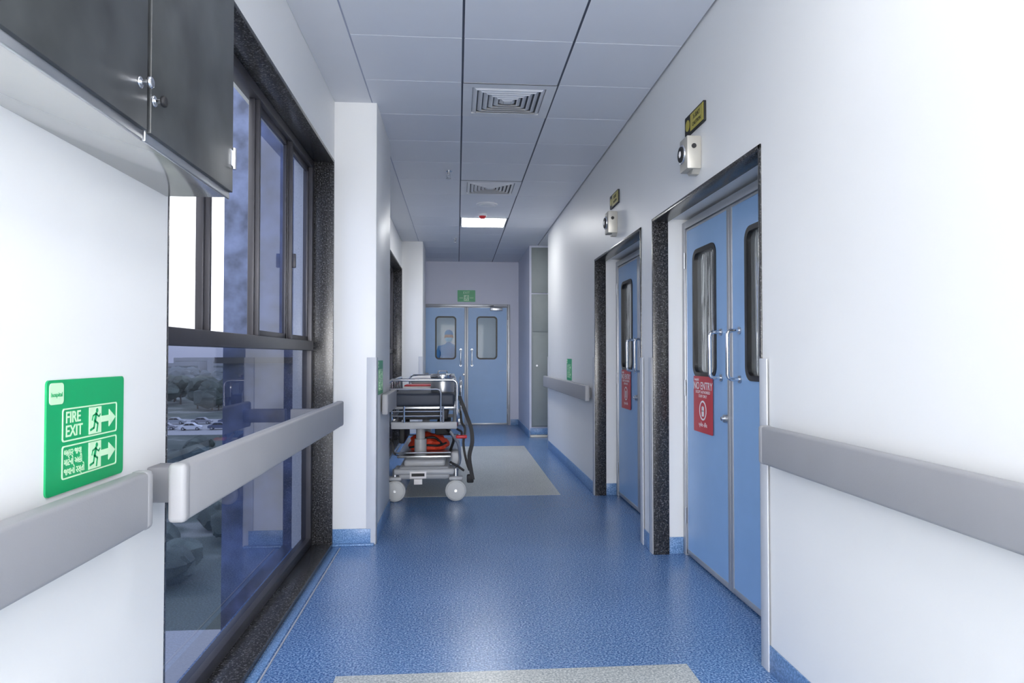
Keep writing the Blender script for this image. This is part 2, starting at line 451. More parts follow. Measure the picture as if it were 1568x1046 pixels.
# windows
def window(name, y0, y1, muls, open_first):
    b = B(name)
    xa, xb = -0.995, -0.935
    z0, z1 = 0.03, WH-0.02; zt0, zt1 = 1.285, 1.345
    y0 += 0.02; y1 -= 0.02
    b.box((xa, y0, z0), (xb, y0+0.03, z1), M_ALU, 0.003)
    b.box((xa, y1-0.05, z0), (xb, y1, z1), M_ALU, 0.003)
    b.box((xa, y0+.03, z0), (xb, y1-.05, z0+0.05), M_ALU, 0.003)
    b.box((xa, y0+.03, z1-0.05), (xb, y1-.05, z1), M_ALU, 0.003)
    b.box((xa, y0+.03, zt0), (xb+0.012, y1-.05, zt1), M_ALU, 0.004)
    ys = [y0+0.03]+muls+[y1-0.05]
    for i, m in enumerate(muls):
        w = 0.022
        b.box((xa+0.01, m-w, zt1), (xb-0.02, m+w, z1-0.05), M_ALU, 0.003)
        b.box((xa+0.01, m-0.010, zt1), (xb, m+0.010, z1-0.05), M_ALU, 0.003)
    def pane(x, a, c, p, q, mat):
        b.face([(x, a, p), (x, c, p), (x, c, q), (x, a, q)], mat)
    for i in range(len(ys)-1):
        a = ys[i]+(0.022 if i else 0); c = ys[i+1]-(0.022 if i < len(ys)-2 else 0)
        # sash
        if not (open_first and i < 2):
            for (p, q, r, s_) in ((a, a+0.02, zt1, z1-.05), (c-0.02, c, zt1, z1-.05)):
                b.box((xa+.015, p, r), (xb-.025, q, s_), M_ALU, 0.002)
            b.box((xa+.015, a, zt1), (xb-.025, c, zt1+0.03), M_ALU, 0.002)
            b.box((xa+.015, a, z1-.08), (xb-.025, c, z1-.05), M_ALU, 0.002)
            pane(-0.969, a+0.01, c-0.01, zt1+0.02, z1-.07, M_TINT2)
    pane(-0.965, y0+0.02, y1-.04, z0+.04, zt0+0.01, M_TINT)
    # handle latch
    b.box((xb, muls[-1]-0.01, 1.75), (xb+0.02, muls[-1]+0.01, 1.83), M_ALU, 0.004)
    b.done()
window('window_1', W1a, W1b, [2.71, 3.36, 4.01], True)
window('window_2', W2a, W2b, [8.28, 8.93, 9.58], False)

# ------------------------------------------------------------------ doors
def double_door(name, W, H, wz, wx, glassm, handle=True, closer=False, hz=(1.13, 1.38), hx=0.125):
    """local: front -y, z up"""
    b = B(name)
    fw = 0.045
    b.box((-W/2, 0, 0), (-W/2+fw, 0.06, H), M_DFRAME, 0.004)
    b.box((W/2-fw, 0, 0), (W/2, 0.06, H), M_DFRAME, 0.004)
    b.box((-W/2+fw, 0, H-fw), (W/2-fw, 0.06, H), M_DFRAME, 0.004)
    for sgn in (-1, 1):
        x0, x1 = (0.002, W/2-fw-0.003)
        g0, g1 = wx
        if sgn < 0: X0, X1, G0, G1 = -x1, -x0, -g1, -g0
        else: X0, X1, G0, G1 = x0, x1, g0, g1
        zb, zt = 0.012, H-fw-0.004
        b.plate([rect(X0, zb, X1, zt), rr(G0, wz[0], G1, wz[1], 0.055)], 0.012, 0.050, M_DOOR)
        b.plate([rr(G0-0.014, wz[0]-0.014, G1+0.014, wz[1]+0.014, 0.066), rr(G0+0.012, wz[0]+0.012, G1-0.012, wz[1]-0.012, 0.045)], 0.006, 0.054, M_GASK)
        b.plate([rr(G0+0.005, wz[0]+0.005, G1-0.005, wz[1]-0.005, 0.05)], 0.030, None, glassm)
        # edging profiles
        xe = 0.002 if sgn > 0 else -0.034
        b.box((xe, 0.006, zb), (xe+0.032, 0.054, zt), M_DFRAME, 0.003)
        xo = X1-0.014 if sgn > 0 else X0
        b.box((xo, 0.008, zb), (xo+0.014, 0.052, zt), M_DFRAME, 0.002)
        b.box((X0, 0.008, zb), (X1, 0.052, zb+0.03), M_DFRAME, 0.002)
        b.box((X0, 0.008, zt-0.014), (X1, 0.052, zt), M_DFRAME, 0.002)
        # hinges
        for hzz in (0.25, 1.05, 1.85):
            xh = sgn*(W/2-fw-0.002)
            b.cyl((xh, 0.0, hzz-0.05), (xh, 0.0, hzz+0.05), 0.007, M_STEEL, seg=12)
        if handle:
            h = sgn*hx
            b.tube([(h, 0.012, hz[0]), (h, -0.055, hz[0]), (h, -0.055, hz[1]), (h, 0.012, hz[1])], 0.010, M_CHROME, 12, fil=0.028)
            for zz in hz: b.cyl((h, 0.004, zz), (h, 0.014, zz), 0.019, M_STEEL)
    b.cyl((-0.045, 0.012, 0.915), (-0.045, -0.012, 0.915), 0.022, M_STEEL, bev=0.004)
    b.cyl((-0.045, -0.010, 0.915), (-0.045, -0.024, 0.915), 0.012, M_CHROME, bev=0.002)
    if closer:
        b.box((W/2-0.36, -0.045, H-0.115), (W/2-0.14, 0.01, H-0.06), M_STEEL, 0.006)
        b.tube([(W/2-0.25, -0.03, H-0.055), (W/2-0.38, -0.09, H-0.045), (W/2-0.30, -0.01, H-0.02)], 0.007, M_STEEL, 8)
    return b

for i, (y0, y1) in enumerate(D):
    b = double_door('door_%d' % (i+1), 1.50, 2.095, (1.14, 1.88), (0.21, 0.56), M_DGLASS)
    b.done((XD, y0+0.83, 0), -90)
b = double_door('door_3', 1.58, 2.18, (1.20, 1.95), (0.195, 0.545), M_CLEAR, closer=True, hz=(1.08, 1.36), hx=0.1)
b.done((EC, YE-0.02, 0), 0)

# red no entry signs on doors
for (y0, y1) in D:
    b = B('no_entry_sign')
    w, h = 0.155, 0.165
    b.plate([rr(-w, -h, w, h, 0.008)], -0.002, 0, M_RED)
    b.text('NO ENTRY', 0, 0.088, 0.062, -0.0026, M_WHITEP, 'CENTER', 0.012)
    b.text('EXCEPT AUTHORISED', 0, 0.064, 0.024, -0.0026, M_WHITEP, 'CENTER')
    b.text('STAFF ONLY', 0, 0.040, 0.024, -0.0026, M_WHITEP, 'CENTER')
    b.text('hospital', -0.14, 0.138, 0.024, -0.0026, M_WHITEP, 'LEFT')
    b.plate([circ(0, -0.035, 0.058, 32), circ(0, -0.035, 0.048, 32)], -0.003, -0.002, M_WHITEP)
    b.plate([rr(-0.018, -0.070, 0.018, -0.034, 0.008)], -0.003, -0.002, M_WHITEP)
    for q in range(4): b.box((-0.018+q*0.0095, -0.003, -0.04), (-0.0105+q*0.0095, -0.002, -0.008-abs(q-1.5)*0.004), M_WHITEP)
    b.text('પ્રવેશ નિષેધ', 0, -0.13, 0.03, -0.0026, M_WHITEP, 'CENTER')
    b.done((XD+0.005, y0+0.83+0.395, 0.965), -90)

# fire exit signs
def man(b, cx, cz, s_, y0, y1, mat):
    P = lambda x, z: (cx+x*s_, cz+z*s_)
    b.plate([circ(*P(0.10, 0.36), 0.085*s_, 16)], y0, y1, mat)
    b.stroke([P(0.04, 0.24), P(-0.05, -0.02)], 0.15*s_, y0, y1, mat)
    b.stroke([P(0.05, 0.22), P(0.24, 0.12), P(0.34, 0.20)], 0.06*s_, y0, y1, mat)
    b.stroke([P(0.02, 0.24), P(-0.18, 0.18), P(-0.24, 0.02)], 0.06*s_, y0, y1, mat)
    b.stroke([P(-0.04, -0.03), P(0.16, -0.14), P(0.10, -0.42)], 0.085*s_, y0, y1, mat)
    b.stroke([P(-0.06, -0.05), P(-0.12, -0.28), P(-0.36, -0.34)], 0.085*s_, y0, y1, mat)

def exit_sign(loc, rz, w=0.32, h=0.235, simple=False):
    b = B('fire_exit_sign')
    b.plate([rr(-w/2, -h/2, w/2, h/2, 0.010)], -0.004, 0, M_GREEN)
    y0, y1 = -0.0052, -0.004
    if simple:
        b.text('EXIT', 0, h*0.18, h*0.28, -0.0046, M_PALE, 'CENTER', 0.01)
        b.plate([rect(-w*0.14, -h*0.42, w*0.14, h*0.08)], y0, y1, M_PALE)
        man(b, 0, -h*0.17, h*0.5, y0-0.0008, y0, M_GREEN)
        b.stroke([(w*0.2, -h*0.17), (w*0.38, -h*0.17)], h*0.06, y0, y1, M_PALE)
        b.stroke([(-w*0.38, -h*0.17), (-w*0.2, -h*0.17)], h*0.06, y0, y1, M_PALE)
        return b.done(loc, rz)
    b.plate([rr(-w/2+0.008, h/2-0.050, -w/2+0.058, h/2-0.006, 0.008)], y0, y1, M_PALE)
    b.text('hospital', -w/2+0.012, h/2-0.034, 0.013, y0-0.0006, M_GREEN)
    for k, zc in enumerate((0.022, -0.056)):
        hh = 0.035
        x0, x1 = -0.105, 0.125
        b.plate([rr(x0, zc-hh, x1, zc+hh, 0.006), rr(x0+0.003, zc-hh+0.003, x1-0.003, zc+hh-0.003, 0.005)], y0, y1, M_PALE)
        if k == 0:
            b.text('FIRE', x0+0.012, zc+0.004, 0.034, -0.0046, M_PALE, 'LEFT', 0.015, 0.95)
            b.text('EXIT', x0+0.012, zc-0.025, 0.034, -0.0046, M_PALE, 'LEFT', 0.015, 0.95)
        else:
            for q, t in enumerate(('બહાર જવા', 'માટેનો અહી', 'જવાનો રસ્તો')):
                b.text(t, x0+0.008, zc+0.013-q*0.020, 0.021, -0.0046, M_PALE, 'LEFT', 0.008, 0.8)
        b.plate([rect(0.0, zc-0.030, 0.052, zc+0.030)], y0, y1, M_PALE)
        man(b, 0.026, zc, 0.06, y0-0.0006, y0, M_GREEN)
        b.stroke([(0.056, zc), (0.095, zc)], 0.014, y0-0.0003, y1, M_PALE)
        b.plate([[(0.088, zc-0.020), (0.118, zc), (0.088, zc+0.020)]], y0, y1, M_PALE)
    return b.done(loc, rz)
exit_sign((XL, 1.612, 1.083), 90)
exit_sign((-0.54, 4.92, 1.10), 90)
exit_sign((XR, 7.6, 1.10), -90)
exit_sign((EC, YE, 2.33), 0, 0.32, 0.21, True)

# ------------------------------------------------------------------ handrails
def rail(name, y0, y1, xf, xw, brackets, top=0.98):
    b = B(name)
    sgn = 1 if xf > xw else -1
    t = 0.042
    b.box((xf, y0, 0.835), (xf-sgn*t, y1, top), M_RAIL, 0.010, 3)
    for yb in brackets:
        b.box((xf-sgn*(t-0.004), yb-0.04, 0.86), (xw, yb+0.04, top-0.025), M_RAILD, 0.006)
    for ye in (y0, y1):
        dy = 0.012
        b.box((xf+sgn*0.001, ye-dy if ye == y0 else ye-0.03, 0.833), (xf-sgn*(t+0.001), ye+0.03 if ye == y0 else ye+dy, top+0.002), M_RAIL, 0.012, 3)
    return b.done()
rail('handrail', YB+0.1, 1.745, -0.735, XL, [-2, -1, 0.2, 1.0, 1.69], 0.972)
rail('handrail', 1.80, 4.20, -0.675, XL, [1.95])
b = B('handrail_window_bracket')
b.box((-0.7185, 4.08-0.03, 0.87), (-0.95, 4.08+0.03, 0.945), M_RAILD, 0.006)
b.done()
rail('handrail', 4.95, 5.62, -0.485, -0.54, [5.1, 5.5])
rail('handrail', 5.75, 7.5, -0.735, XL, [5.9, 6.7, 7.4])
rail('handrail', 10.45, 11.15, -0.455, -0.51, [10.6, 11.0])
rail('handrail', YB+0.1, 2.60, 1.165, XR, [-2, -1, 0.2, 1.2, 2.5])
rail('handrail', 6.27, 9.33, 1.165, XR, [6.4, 7.4, 8.4, 9.2])

# corner guards
def guard(x, y, dx, dy, z1=1.24):
    b = B('corner_guard')
    L, t = 0.06, 0.007
    xo = x-dx*t; yo = y-dy*t
    b.box((xo, yo, 0), (x+dx*L, y, z1), M_GUARD, 0.003)
    b.box((xo, yo, 0), (x, y+dy*L, z1), M_GUARD, 0.003)
    b.done()
guard(-0.54, 4.68, -1, 1)
guard(-0.51, 10.33, -1, 1)
guard(XR-0.006, D[0][0], 1, -1)
guard(XR-0.006, D[0][1], 1, 1)
guard(XR-0.006, D[1][0], 1, -1)
guard(XR-0.006, D[1][1], 1, 1)
guard(XR, 9.4, 1, -1)

# ------------------------------------------------------------------ over-door devices
for (y0, y1) in D:
    o = y0-2.73
    b = B('emergency_light')
    b.box((-0.06, -0.075, -0.085), (0.06, 0, 0.085), M_BEIGE, 0.006)
    b.cyl((0, -0.075, 0.0), (0, -0.088, 0.0), 0.050, M_CHROME, seg=32, bev=0.004)
    b.cyl((0, -0.086, 0.0), (0, -0.094, 0.0), 0.040, M_BLK, seg=32, bev=0.003)
    b.ball((0, -0.088, 0.0), 0.022, M_WHITEP, (1, 0.5, 1))
    b.cyl((0.06, -0.04, 0.03), (0.066, -0.04, 0.03), 0.012, M_BLK)
    b.plate([[(-0.045, -0.085), (-0.02, -0.105), (0.02, -0.105), (0.045, -0.085)]], -0.04, 0, M_BEIGE)
    b.done((XR, 3.48+o, 2.29), -90)
    b = B('radiation_warning_sign')
    b.plate([rr(-0.145, -0.052, 0.145, 0.052, 0.008)], -0.012, 0, M_BLK)
    b.plate([rect(-0.055, -0.044, 0.138, 0.044)], -0.0135, -0.012, M_YEL)
    b.text('X-RAY', 0.04, 0.006, 0.035, -0.0142, M_BLK, 'CENTER', 0.01)
    b.text('CAUTION', 0.04, -0.028, 0.028, -0.0142, M_BLK, 'CENTER', 0.01)
    b.plate([circ(-0.10, 0, 0.03)], -0.0135, -0.012, M_YEL)
    b.done((XR, 3.495+o, 2.48), -90)

# ------------------------------------------------------------------ wall cabinet
b = B('wall_cabinet')
x0, x1, y0, y1, z0, z1 = XL, -0.655, 0.35, 2.02, 1.70, 2.6
b.box((x0, y0, z0+0.012), (x1, y1, z1), M_STEEL, 0.002)
b.box((x0, y0+0.01, z0), (x1-0.004, y1-0.004, z0+0.014), M_CABU, 0.001)
for a, c in ((y0, 0.905), (0.915, 1.475), (1.485, y1)):
    b.box((x1, a, z0-0.004), (x1+0.008, c, z1), M_STEEL, 0.002)
    b.box((x1+0.006, a+0.004, z0+0.014), (x1+0.018, c-0.004, z1-0.004), M_CABG, 0.002)
for yk, zk in ((1.435, 1.80), (1.50, 1.785)):
    b.cyl((x1+0.016, yk, zk), (x1+0.022, yk, zk), 0.012, M_CHROME, bev=0.002)
    b.cyl((x1+0.020, yk, zk), (x1+0.036, yk, zk), 0.005, M_CHROME)
    b.cyl((x1+0.034, yk, zk), (x1+0.044, yk, zk), 0.012, M_BLK if yk > 1.45 else M_CHROME, bev=0.004)
for zh in (1.81, 2.4):
    b.cyl((x1+0.021, y1-0.006, zh-0.03), (x1+0.021, y1-0.006, zh+0.03), 0.007, M_CHROME, seg=12)
    b.box((x1+0.017, y1-0.03, zh-0.022), (x1+0.020, y1-0.006, zh+0.022), M_STEEL)
b.done()

# shaft door in recess
b = B('service_shaft_door')
b.box((1.14, 10.575, 0.16), (2.3, 10.60, 2.20), M_PANEL, 0.003)
for z_ in (0.16, 1.60):
    b.box((1.16, 10.565, z_+0.02), (2.28, 10.58, z_+(1.40 if z_ < 1 else 0.56)), M_PANEL, 0.004)
b.box((1.14, 10.58, 2.22), (2.3, 10.60, 2.92), M_PANEL, 0.003)
b.cyl((1.22, 10.566, 1.1), (1.22, 10.55, 1.1), 0.015, M_STEEL)
b.done()

# ------------------------------------------------------------------ stretcher
b = B('hospital_stretcher')
def caster(x, y):
    r = 0.092
    b.cyl((x-0.024, y, r), (x+0.024, y, r), r, M_TYRE, seg=32, bev=0.012)
    b.cyl((x-0.029, y, r), (x+0.029, y, r), r*0.62, M_PLGREY, seg=28, bev=0.006)
    b.box((x-0.036, y-0.03, r), (x-0.030, y+0.03, 0.20), M_PLGREY, 0.003)
    b.box((x+0.030, y-0.03, r), (x+0.036, y+0.03, 0.20), M_PLGREY, 0.003)
    b.box((x-0.038, y-0.06, 0.186), (x+0.038, y+0.06, 0.215), M_PLGREY, 0.012, 3)
    b.cyl((x, y, 0.20), (x, y, 0.27), 0.02, M_STEEL)
def caster_turned(x, y):
    r = 0.092
    b.cyl((x, y-0.024, r), (x, y+0.024, r), r, M_TYRE, seg=36, bev=0.012)
    b.cyl((x, y-0.030, r), (x, y+0.030, r), r*0.86, M_TYRE, seg=28, bev=0.006)
    b.cyl((x, y-0.034, r), (x, y+0.034, r), 0.012, M_STEEL, seg=16)
    b.box((x-0.03, y+0.031, r+0.02), (x+0.03, y+0.038, 0.205), M_PLGREY, 0.003)
    b.box((x-0.06, y-0.04, 0.182), (x+0.06, y+0.04, 0.215), M_PLGREY, 0.014, 3)
    b.cyl((x, y, 0.20), (x, y, 0.28), 0.022, M_STEEL)
for x in (-0.53, -0.01):
    caster_turned(x, 6.02); caster(x, 7.75)
# base cover
b.box((-0.50, 5.98, 0.19), (-0.06, 7.85, 0.30), M_PLGREY, 0.035, 4)
b.box((-0.54, 5.96, 0.235), (-0.02, 6.20, 0.285), M_PLGREY, 0.02, 3)
b.box((-0.54, 7.60, 0.235), (-0.02, 7.85, 0.285), M_PLGREY, 0.02, 3)
b.box((-0.46, 6.05, 0.29), (-0.10, 7.75, 0.35), M_PLGREY, 0.028, 4)
b.box((-0.53, 6.2, 0.345), (0.02, 7.6, 0.365), M_STEEL, 0.006)
b.tube([(-0.55, 6.2, 0.39), (0.03, 6.2, 0.39), (0.03, 7.6, 0.39), (-0.55, 7.6, 0.39), (-0.55, 6.2, 0.39)], 0.008, M_CHROME, 8, fil=0.03)
# label on end
b.box((-0.40, 5.955, 0.205), (-0.26, 5.982, 0.265), M_WHITEP, 0.002)
b.box((-0.385, 5.952, 0.225), (-0.275, 5.956, 0.250), M_BLK)
b.box((-0.365, 5.958, 0.155), (-0.295, 5.978, 0.200), M_WHITEP, 0.002)
# columns
for yc in (6.35, 7.45):
    b.cyl((-0.33, yc, 0.34), (-0.33, yc, 0.50), 0.055, M_PLGREY, seg=28, bev=0.006)
    b.cyl((-0.33, yc, 0.48), (-0.33, yc, 0.63), 0.040, M_PLGREY, seg=28, bev=0.004)
    b.box((-0.43, yc-0.1, 0.60), (-0.15, yc+0.1, 0.645), M_PLGREY, 0.01)
# dark actuators / cable loom under the deck
b.box((-0.20, 6.35, 0.53), (-0.06, 7.3, 0.61), M_BLK, 0.015)
b.box((-0.52, 6.30, 0.46), (-0.47, 7.0, 0.62), M_BLK, 0.012)
b.tube([(-0.10, 6.3, 0.60), (-0.02, 6.2, 0.52), (-0.06, 6.25, 0.40)], 0.012, M_BLK, 8, fil=0.05)
# upper frame
for (a, c) in (((-0.56, 5.98, 0.635), (-0.52, 7.9, 0.675)), ((-0.04, 5.98, 0.635), (0.0, 7.9, 0.675)),
               ((-0.56, 5.96, 0.625), (0.0, 6.02, 0.685)), ((-0.56, 7.86, 0.635), (0.0, 7.92, 0.675)), ((-0.53, 6.9, 0.64), (-0.03, 6.95, 0.67))):
    b.box(a, c, M_PLGREY, 0.008)
# cross braces below the deck
for z_ in (0.735, 0.775):
    b.tube([(-0.55, 5.97, z_), (-0.12, 5.97, z_)], 0.008, M_CHROME, 8)
b.box((-0.50, 6.03, 0.70), (-0.08, 7.8, 0.785), M_BLK, 0.01)
b.tube([(-0.56, 6.05, 0.66), (-0.56, 6.05, 0.80)], 0.012, M_CHROME, 8)
b.tube([(-0.12, 5.97, 0.66), (-0.12, 5.97, 0.82)], 0.010, M_CHROME, 8)
b.tube([(-0.45, 5.97, 0.66), (-0.45, 5.97, 0.82)], 0.010, M_CHROME, 8)
# deck + mattress
b.box((-0.55, 6.0, 0.79), (-0.01, 7.9, 0.815), M_STEEL, 0.006)
b.box((-0.56, 6.02, 0.815), (-0.02, 7.88, 0.925), M_MATT, 0.025, 4)
for yq in (6.6, 7.3): b.box((-0.563, yq, 0.82), (-0.017, yq+0.006, 0.92), M_BLK, 0.002)
# push bar at near end
b.tube([(0.0, 6.0, 0.65), (0.0, 5.95, 0.72), (0.0, 5.93, 1.045), (-0.58, 5.93, 1.045), (-0.58, 5.95, 0.72), (-0.58, 6.0, 0.65)], 0.012, M_CHROME, 12, fil=0.05)
b.tube([(-0.14, 5.96, 0.69), (-0.14, 5.96, 0.965), (-0.58, 5.96, 0.965)], 0.008, M_CHROME, 10, fil=0.04)
# side guard rails (folding)
for xs_ in (-0.60, 0.035):
    b.tube([(xs_, 6.25, 0.70), (xs_, 6.20, 1.02), (xs_, 7.55, 1.02), (xs_, 7.60, 0.70)], 0.012, M_CHROME, 12, fil=0.06)
    b.tube([(xs_, 6.23, 0.86), (xs_, 7.57, 0.86)], 0.008, M_CHROME, 10)
    b.box((xs_-0.01, 6.18, 0.66), (xs_+0.01, 7.65, 0.70), M_STEEL, 0.004)
    for k in range(1, 5):
        yy = 6.22+k*0.27
        b.tube([(xs_, yy, 0.70), (xs_, yy, 1.02)], 0.007, M_CHROME, 8)
    for yy in (6.35, 7.45): b.box((min(xs_, -0.55 if xs_ < 0 else 0.0), yy-0.02, 0.64), (max(xs_, -0.55 if xs_ < 0 else 0.0), yy+0.02, 0.68), M_STEEL, 0.003)
# far headboard bar
b.tube([(-0.02, 7.93, 0.66), (-0.02, 7.96, 1.03), (-0.54, 7.96, 1.03), (-0.54, 7.93, 0.66)], 0.012, M_CHROME, 10, fil=0.06)
# brake pedals / lever and red release knob
b.tube([(0.0, 6.0, 0.62), (0.04, 5.97, 0.60), (0.04, 5.97, 0.565)], 0.010, M_BLK, 8, fil=0.01)
b.box((-0.01, 5.93, 0.545), (0.085, 5.99, 0.572), M_REDP, 0.010, 3)
b.box((-0.05, 6.05, 0.30), (0.035, 6.25, 0.42), M_PLGREY, 0.02, 3)
b.tube([(-0.06, 6.0, 0.60), (0.01, 6.0, 0.50), (0.03, 6.02, 0.36), (0.0, 6.02, 0.26)], 0.012, M_STEEL, 8, fil=0.03)
b.tube([(-0.06, 5.98, 0.34), (0.02, 5.95, 0.30), (0.06, 5.95, 0.27)], 0.010, M_BLK, 8)
# black webbing straps hanging at the side
def strap(pts, w, t=0.012):
    # smooth the path with Catmull-Rom
    P = [Vector(p) for p in pts]; Q = []
    for i in range(len(P)-1):
        p0 = P[max(i-1, 0)]; p1 = P[i]; p2 = P[i+1]; p3 = P[min(i+2, len(P)-1)]
        for k in range(4):
            u = k/4
            Q.append(0.5*((2*p1)+(p2-p0)*u+(2*p0-5*p1+4*p2-p3)*u*u+(3*p1-p0-3*p2+p3)*u*u*u))
    Q.append(P[-1])
    tb = bmesh.new(); L = []
    for p in Q:
        L.append([tb.verts.new(p+Vector((0, -w/2, 0))), tb.verts.new(p+Vector((0, w/2, 0))), tb.verts.new(p+Vector((t, w/2, 0))), tb.verts.new(p+Vector((t, -w/2, 0)))])
    for a, c in zip(L, L[1:]):
        for k in range(4): tb.faces.new((a[k], a[(k+1) % 4], c[(k+1) % 4], c[k]))
    tb.faces.new(L[0]); tb.faces.new(L[-1])
    b.merge(tb, M_BLK, False)
strap([(0.0, 6.1, 0.90), (0.04, 6.1, 0.80), (0.070, 6.08, 0.72), (0.105, 6.06, 0.62), (0.115, 6.05, 0.50), (0.09, 6.05, 0.38), (0.105, 6.05, 0.26), (0.12, 6.05, 0.18)], 0.06, 0.034)
strap([(0.02, 6.2, 0.74), (0.03, 6.18, 0.66), (0.06, 6.16, 0.60), (0.045, 6.15, 0.48), (0.07, 6.15, 0.33), (0.10, 6.15, 0.24)], 0.05, 0.022)
b.box((0.085, 6.02, 0.15), (0.145, 6.08, 0.22), M_BLK, 0.012)
strap([(-0.585, 6.0, 0.55), (-0.55, 5.97, 0.50), (-0.54, 5.96, 0.42), (-0.50, 5.96, 0.40)], 0.03)
b.done()

# steel drum on mattress
b = B('steel_dressing_drum')
c = Vector((-0.13, 6.25, 0.925))
b.cyl(c, c+Vector((0, 0, 0.135)), 0.105, M_STEEL, seg=36, bev=0.006)
b.cyl(c+Vector((0, 0, 0.125)), c+Vector((0, 0, 0.165)), 0.109, M_CHROME, seg=36, bev=0.008)
b.tube([c+Vector((-0.04, 0, 0.165)), c+Vector((-0.04, 0, 0.19)), c+Vector((0.04, 0, 0.19)), c+Vector((0.04, 0, 0.165))], 0.005, M_CHROME, 8, fil=0.02)
b.box(c+Vector((-0.012, -0.112, 0.10)), c+Vector((0.012, -0.100, 0.16)), M_STEEL, 0.002)
b.done()

# orange bag on shelf
b = B('orange_bag')
tb = bmesh.new(); bmesh.ops.create_icosphere(tb, subdivisions=4, radius=1)
from mathutils import noise as mn
for v in tb.verts:
    p = v.co.copy(); n_ = mn.noise(p*2.3+Vector((3, 1, 5)))*0.25+mn.noise(p*6)*0.08
    p *= (1+n_)
    z = p.z
    if z < -0.55: z = -0.55
    v.co = (p.x*0.18, p.y*0.15, z*0.10+0.056)
bmesh.ops.translate(tb, verts=tb.verts, vec=(-0.27, 6.62, 0.367))
b.merge(tb, M_ORG, True)
b.tube([(-0.34, 6.52, 0.44), (-0.31, 6.46, 0.49), (-0.20, 6.46, 0.50), (-0.14, 6.50, 0.43)], 0.012, M_BLK, 8, fil=0.04)
b.tube([(-0.44, 6.50, 0.40), (-0.30, 6.43, 0.43), (-0.16, 6.44, 0.42), (-0.10, 6.5, 0.44)], 0.010, M_BLK, 8, fil=0.04)
b.done()
# folded linen on the mattress
b = B('folded_linen')
b.box((-0.52, 6.75, 0.926), (-0.22, 7.1, 0.955), M_WHITEP, 0.014, 3)
b.box((-0.51, 6.76, 0.955), (-0.23, 7.08, 0.967), M_REDP, 0.005, 3)
b.done()
b = B('pillow')
tb = bmesh.new(); bmesh.ops.create_grid(tb, x_segments=14, y_segments=14, size=1)
top = list(tb.verts)
r = bmesh.ops.duplicate(tb, geom=tb.verts[:]+tb.edges[:]+tb.faces[:])
dup = [g for g in r['geom'] if isinstance(g, bmesh.types.BMVert)]
for s_, vs in ((1, top), (-1, dup)):
    for v in vs:
        x, y = v.co.x, v.co.y
        h = max(0, (1-x**4)*(1-y**4))**0.5
        v.co = (-0.29+x*0.23*(1-0.05*y*y), 7.62+y*0.16*(1-0.05*x*x), 0.925+0.055+s_*0.055*h*(1 if s_ > 0 else 0.95))
bmesh.ops.remove_doubles(tb, verts=tb.verts, dist=0.0005)
b.merge(tb, M_WHITEP, True)
b.done()

# ------------------------------------------------------------------ person behind far door
M_SCRUB = pmat('scrub_cloth_blue', (0.10, 0.27, 0.52), 0.8, var=0.1)
M_SKIN = pmat('skin', (0.42, 0.24, 0.16), 0.5)
M_MASK = pmat('surgical_mask', (0.45, 0.68, 0.80), 0.7)
M_SHOE = pmat('shoe_white', (0.6, 0.6, 0.6), 0.5)
per = bpy.data.objects.new('person_in_scrubs', None); COL.objects.link(per)
per.location = (-0.16, 13.35, 0)
def skinobj(name, verts, edges, radii, mat, root=0, sub=2):
    me = bpy.data.meshes.new(name); me.from_pydata([Vector(v) for v in verts], edges, [])
    o = bpy.data.objects.new(name, me); COL.objects.link(o); me.materials.append(mat)
    m = o.modifiers.new('skin', 'SKIN'); m.use_smooth_shade = True
    for i, r_ in enumerate(radii):
        sv = me.skin_vertices[0].data[i]
        sv.radius = r_ if isinstance(r_, tuple) else (r_, r_); sv.use_root = (i == root)
    s2 = o.modifiers.new('sub', 'SUBSURF'); s2.levels = sub; s2.render_levels = sub
    o.parent = per
    return o
V = [(0, 0, 0.95), (0, 0.0, 1.10), (0, 0, 1.28), (0, 0, 1.40), (0, 0, 1.47), (0, -0.01, 1.53)]
R = [(0.155, 0.11), (0.14, 0.10), (0.165, 0.115), (0.13, 0.09), 0.06, 0.055]
E = [(0, 1), (1, 2), (2, 3), (3, 4), (4, 5)]
def addch(start, pts, rad):
    p = start
    for q, r_ in zip(pts, rad):
        V.append(q); R.append(r_); E.append((p, len(V)-1)); p = len(V)-1
for sx in (-1, 1):
    addch(0, [(sx*0.10, 0, 0.86), (sx*0.11, -0.01, 0.50), (sx*0.115, 0.02, 0.12)], [0.095, 0.07, 0.06])
    addch(3, [(sx*0.17, 0, 1.40), (sx*0.235, 0.02, 1.13), (sx*0.23, -0.06, 0.93)], [0.062, 0.05, 0.04])
skinobj('body', V, E, R, M_SCRUB)
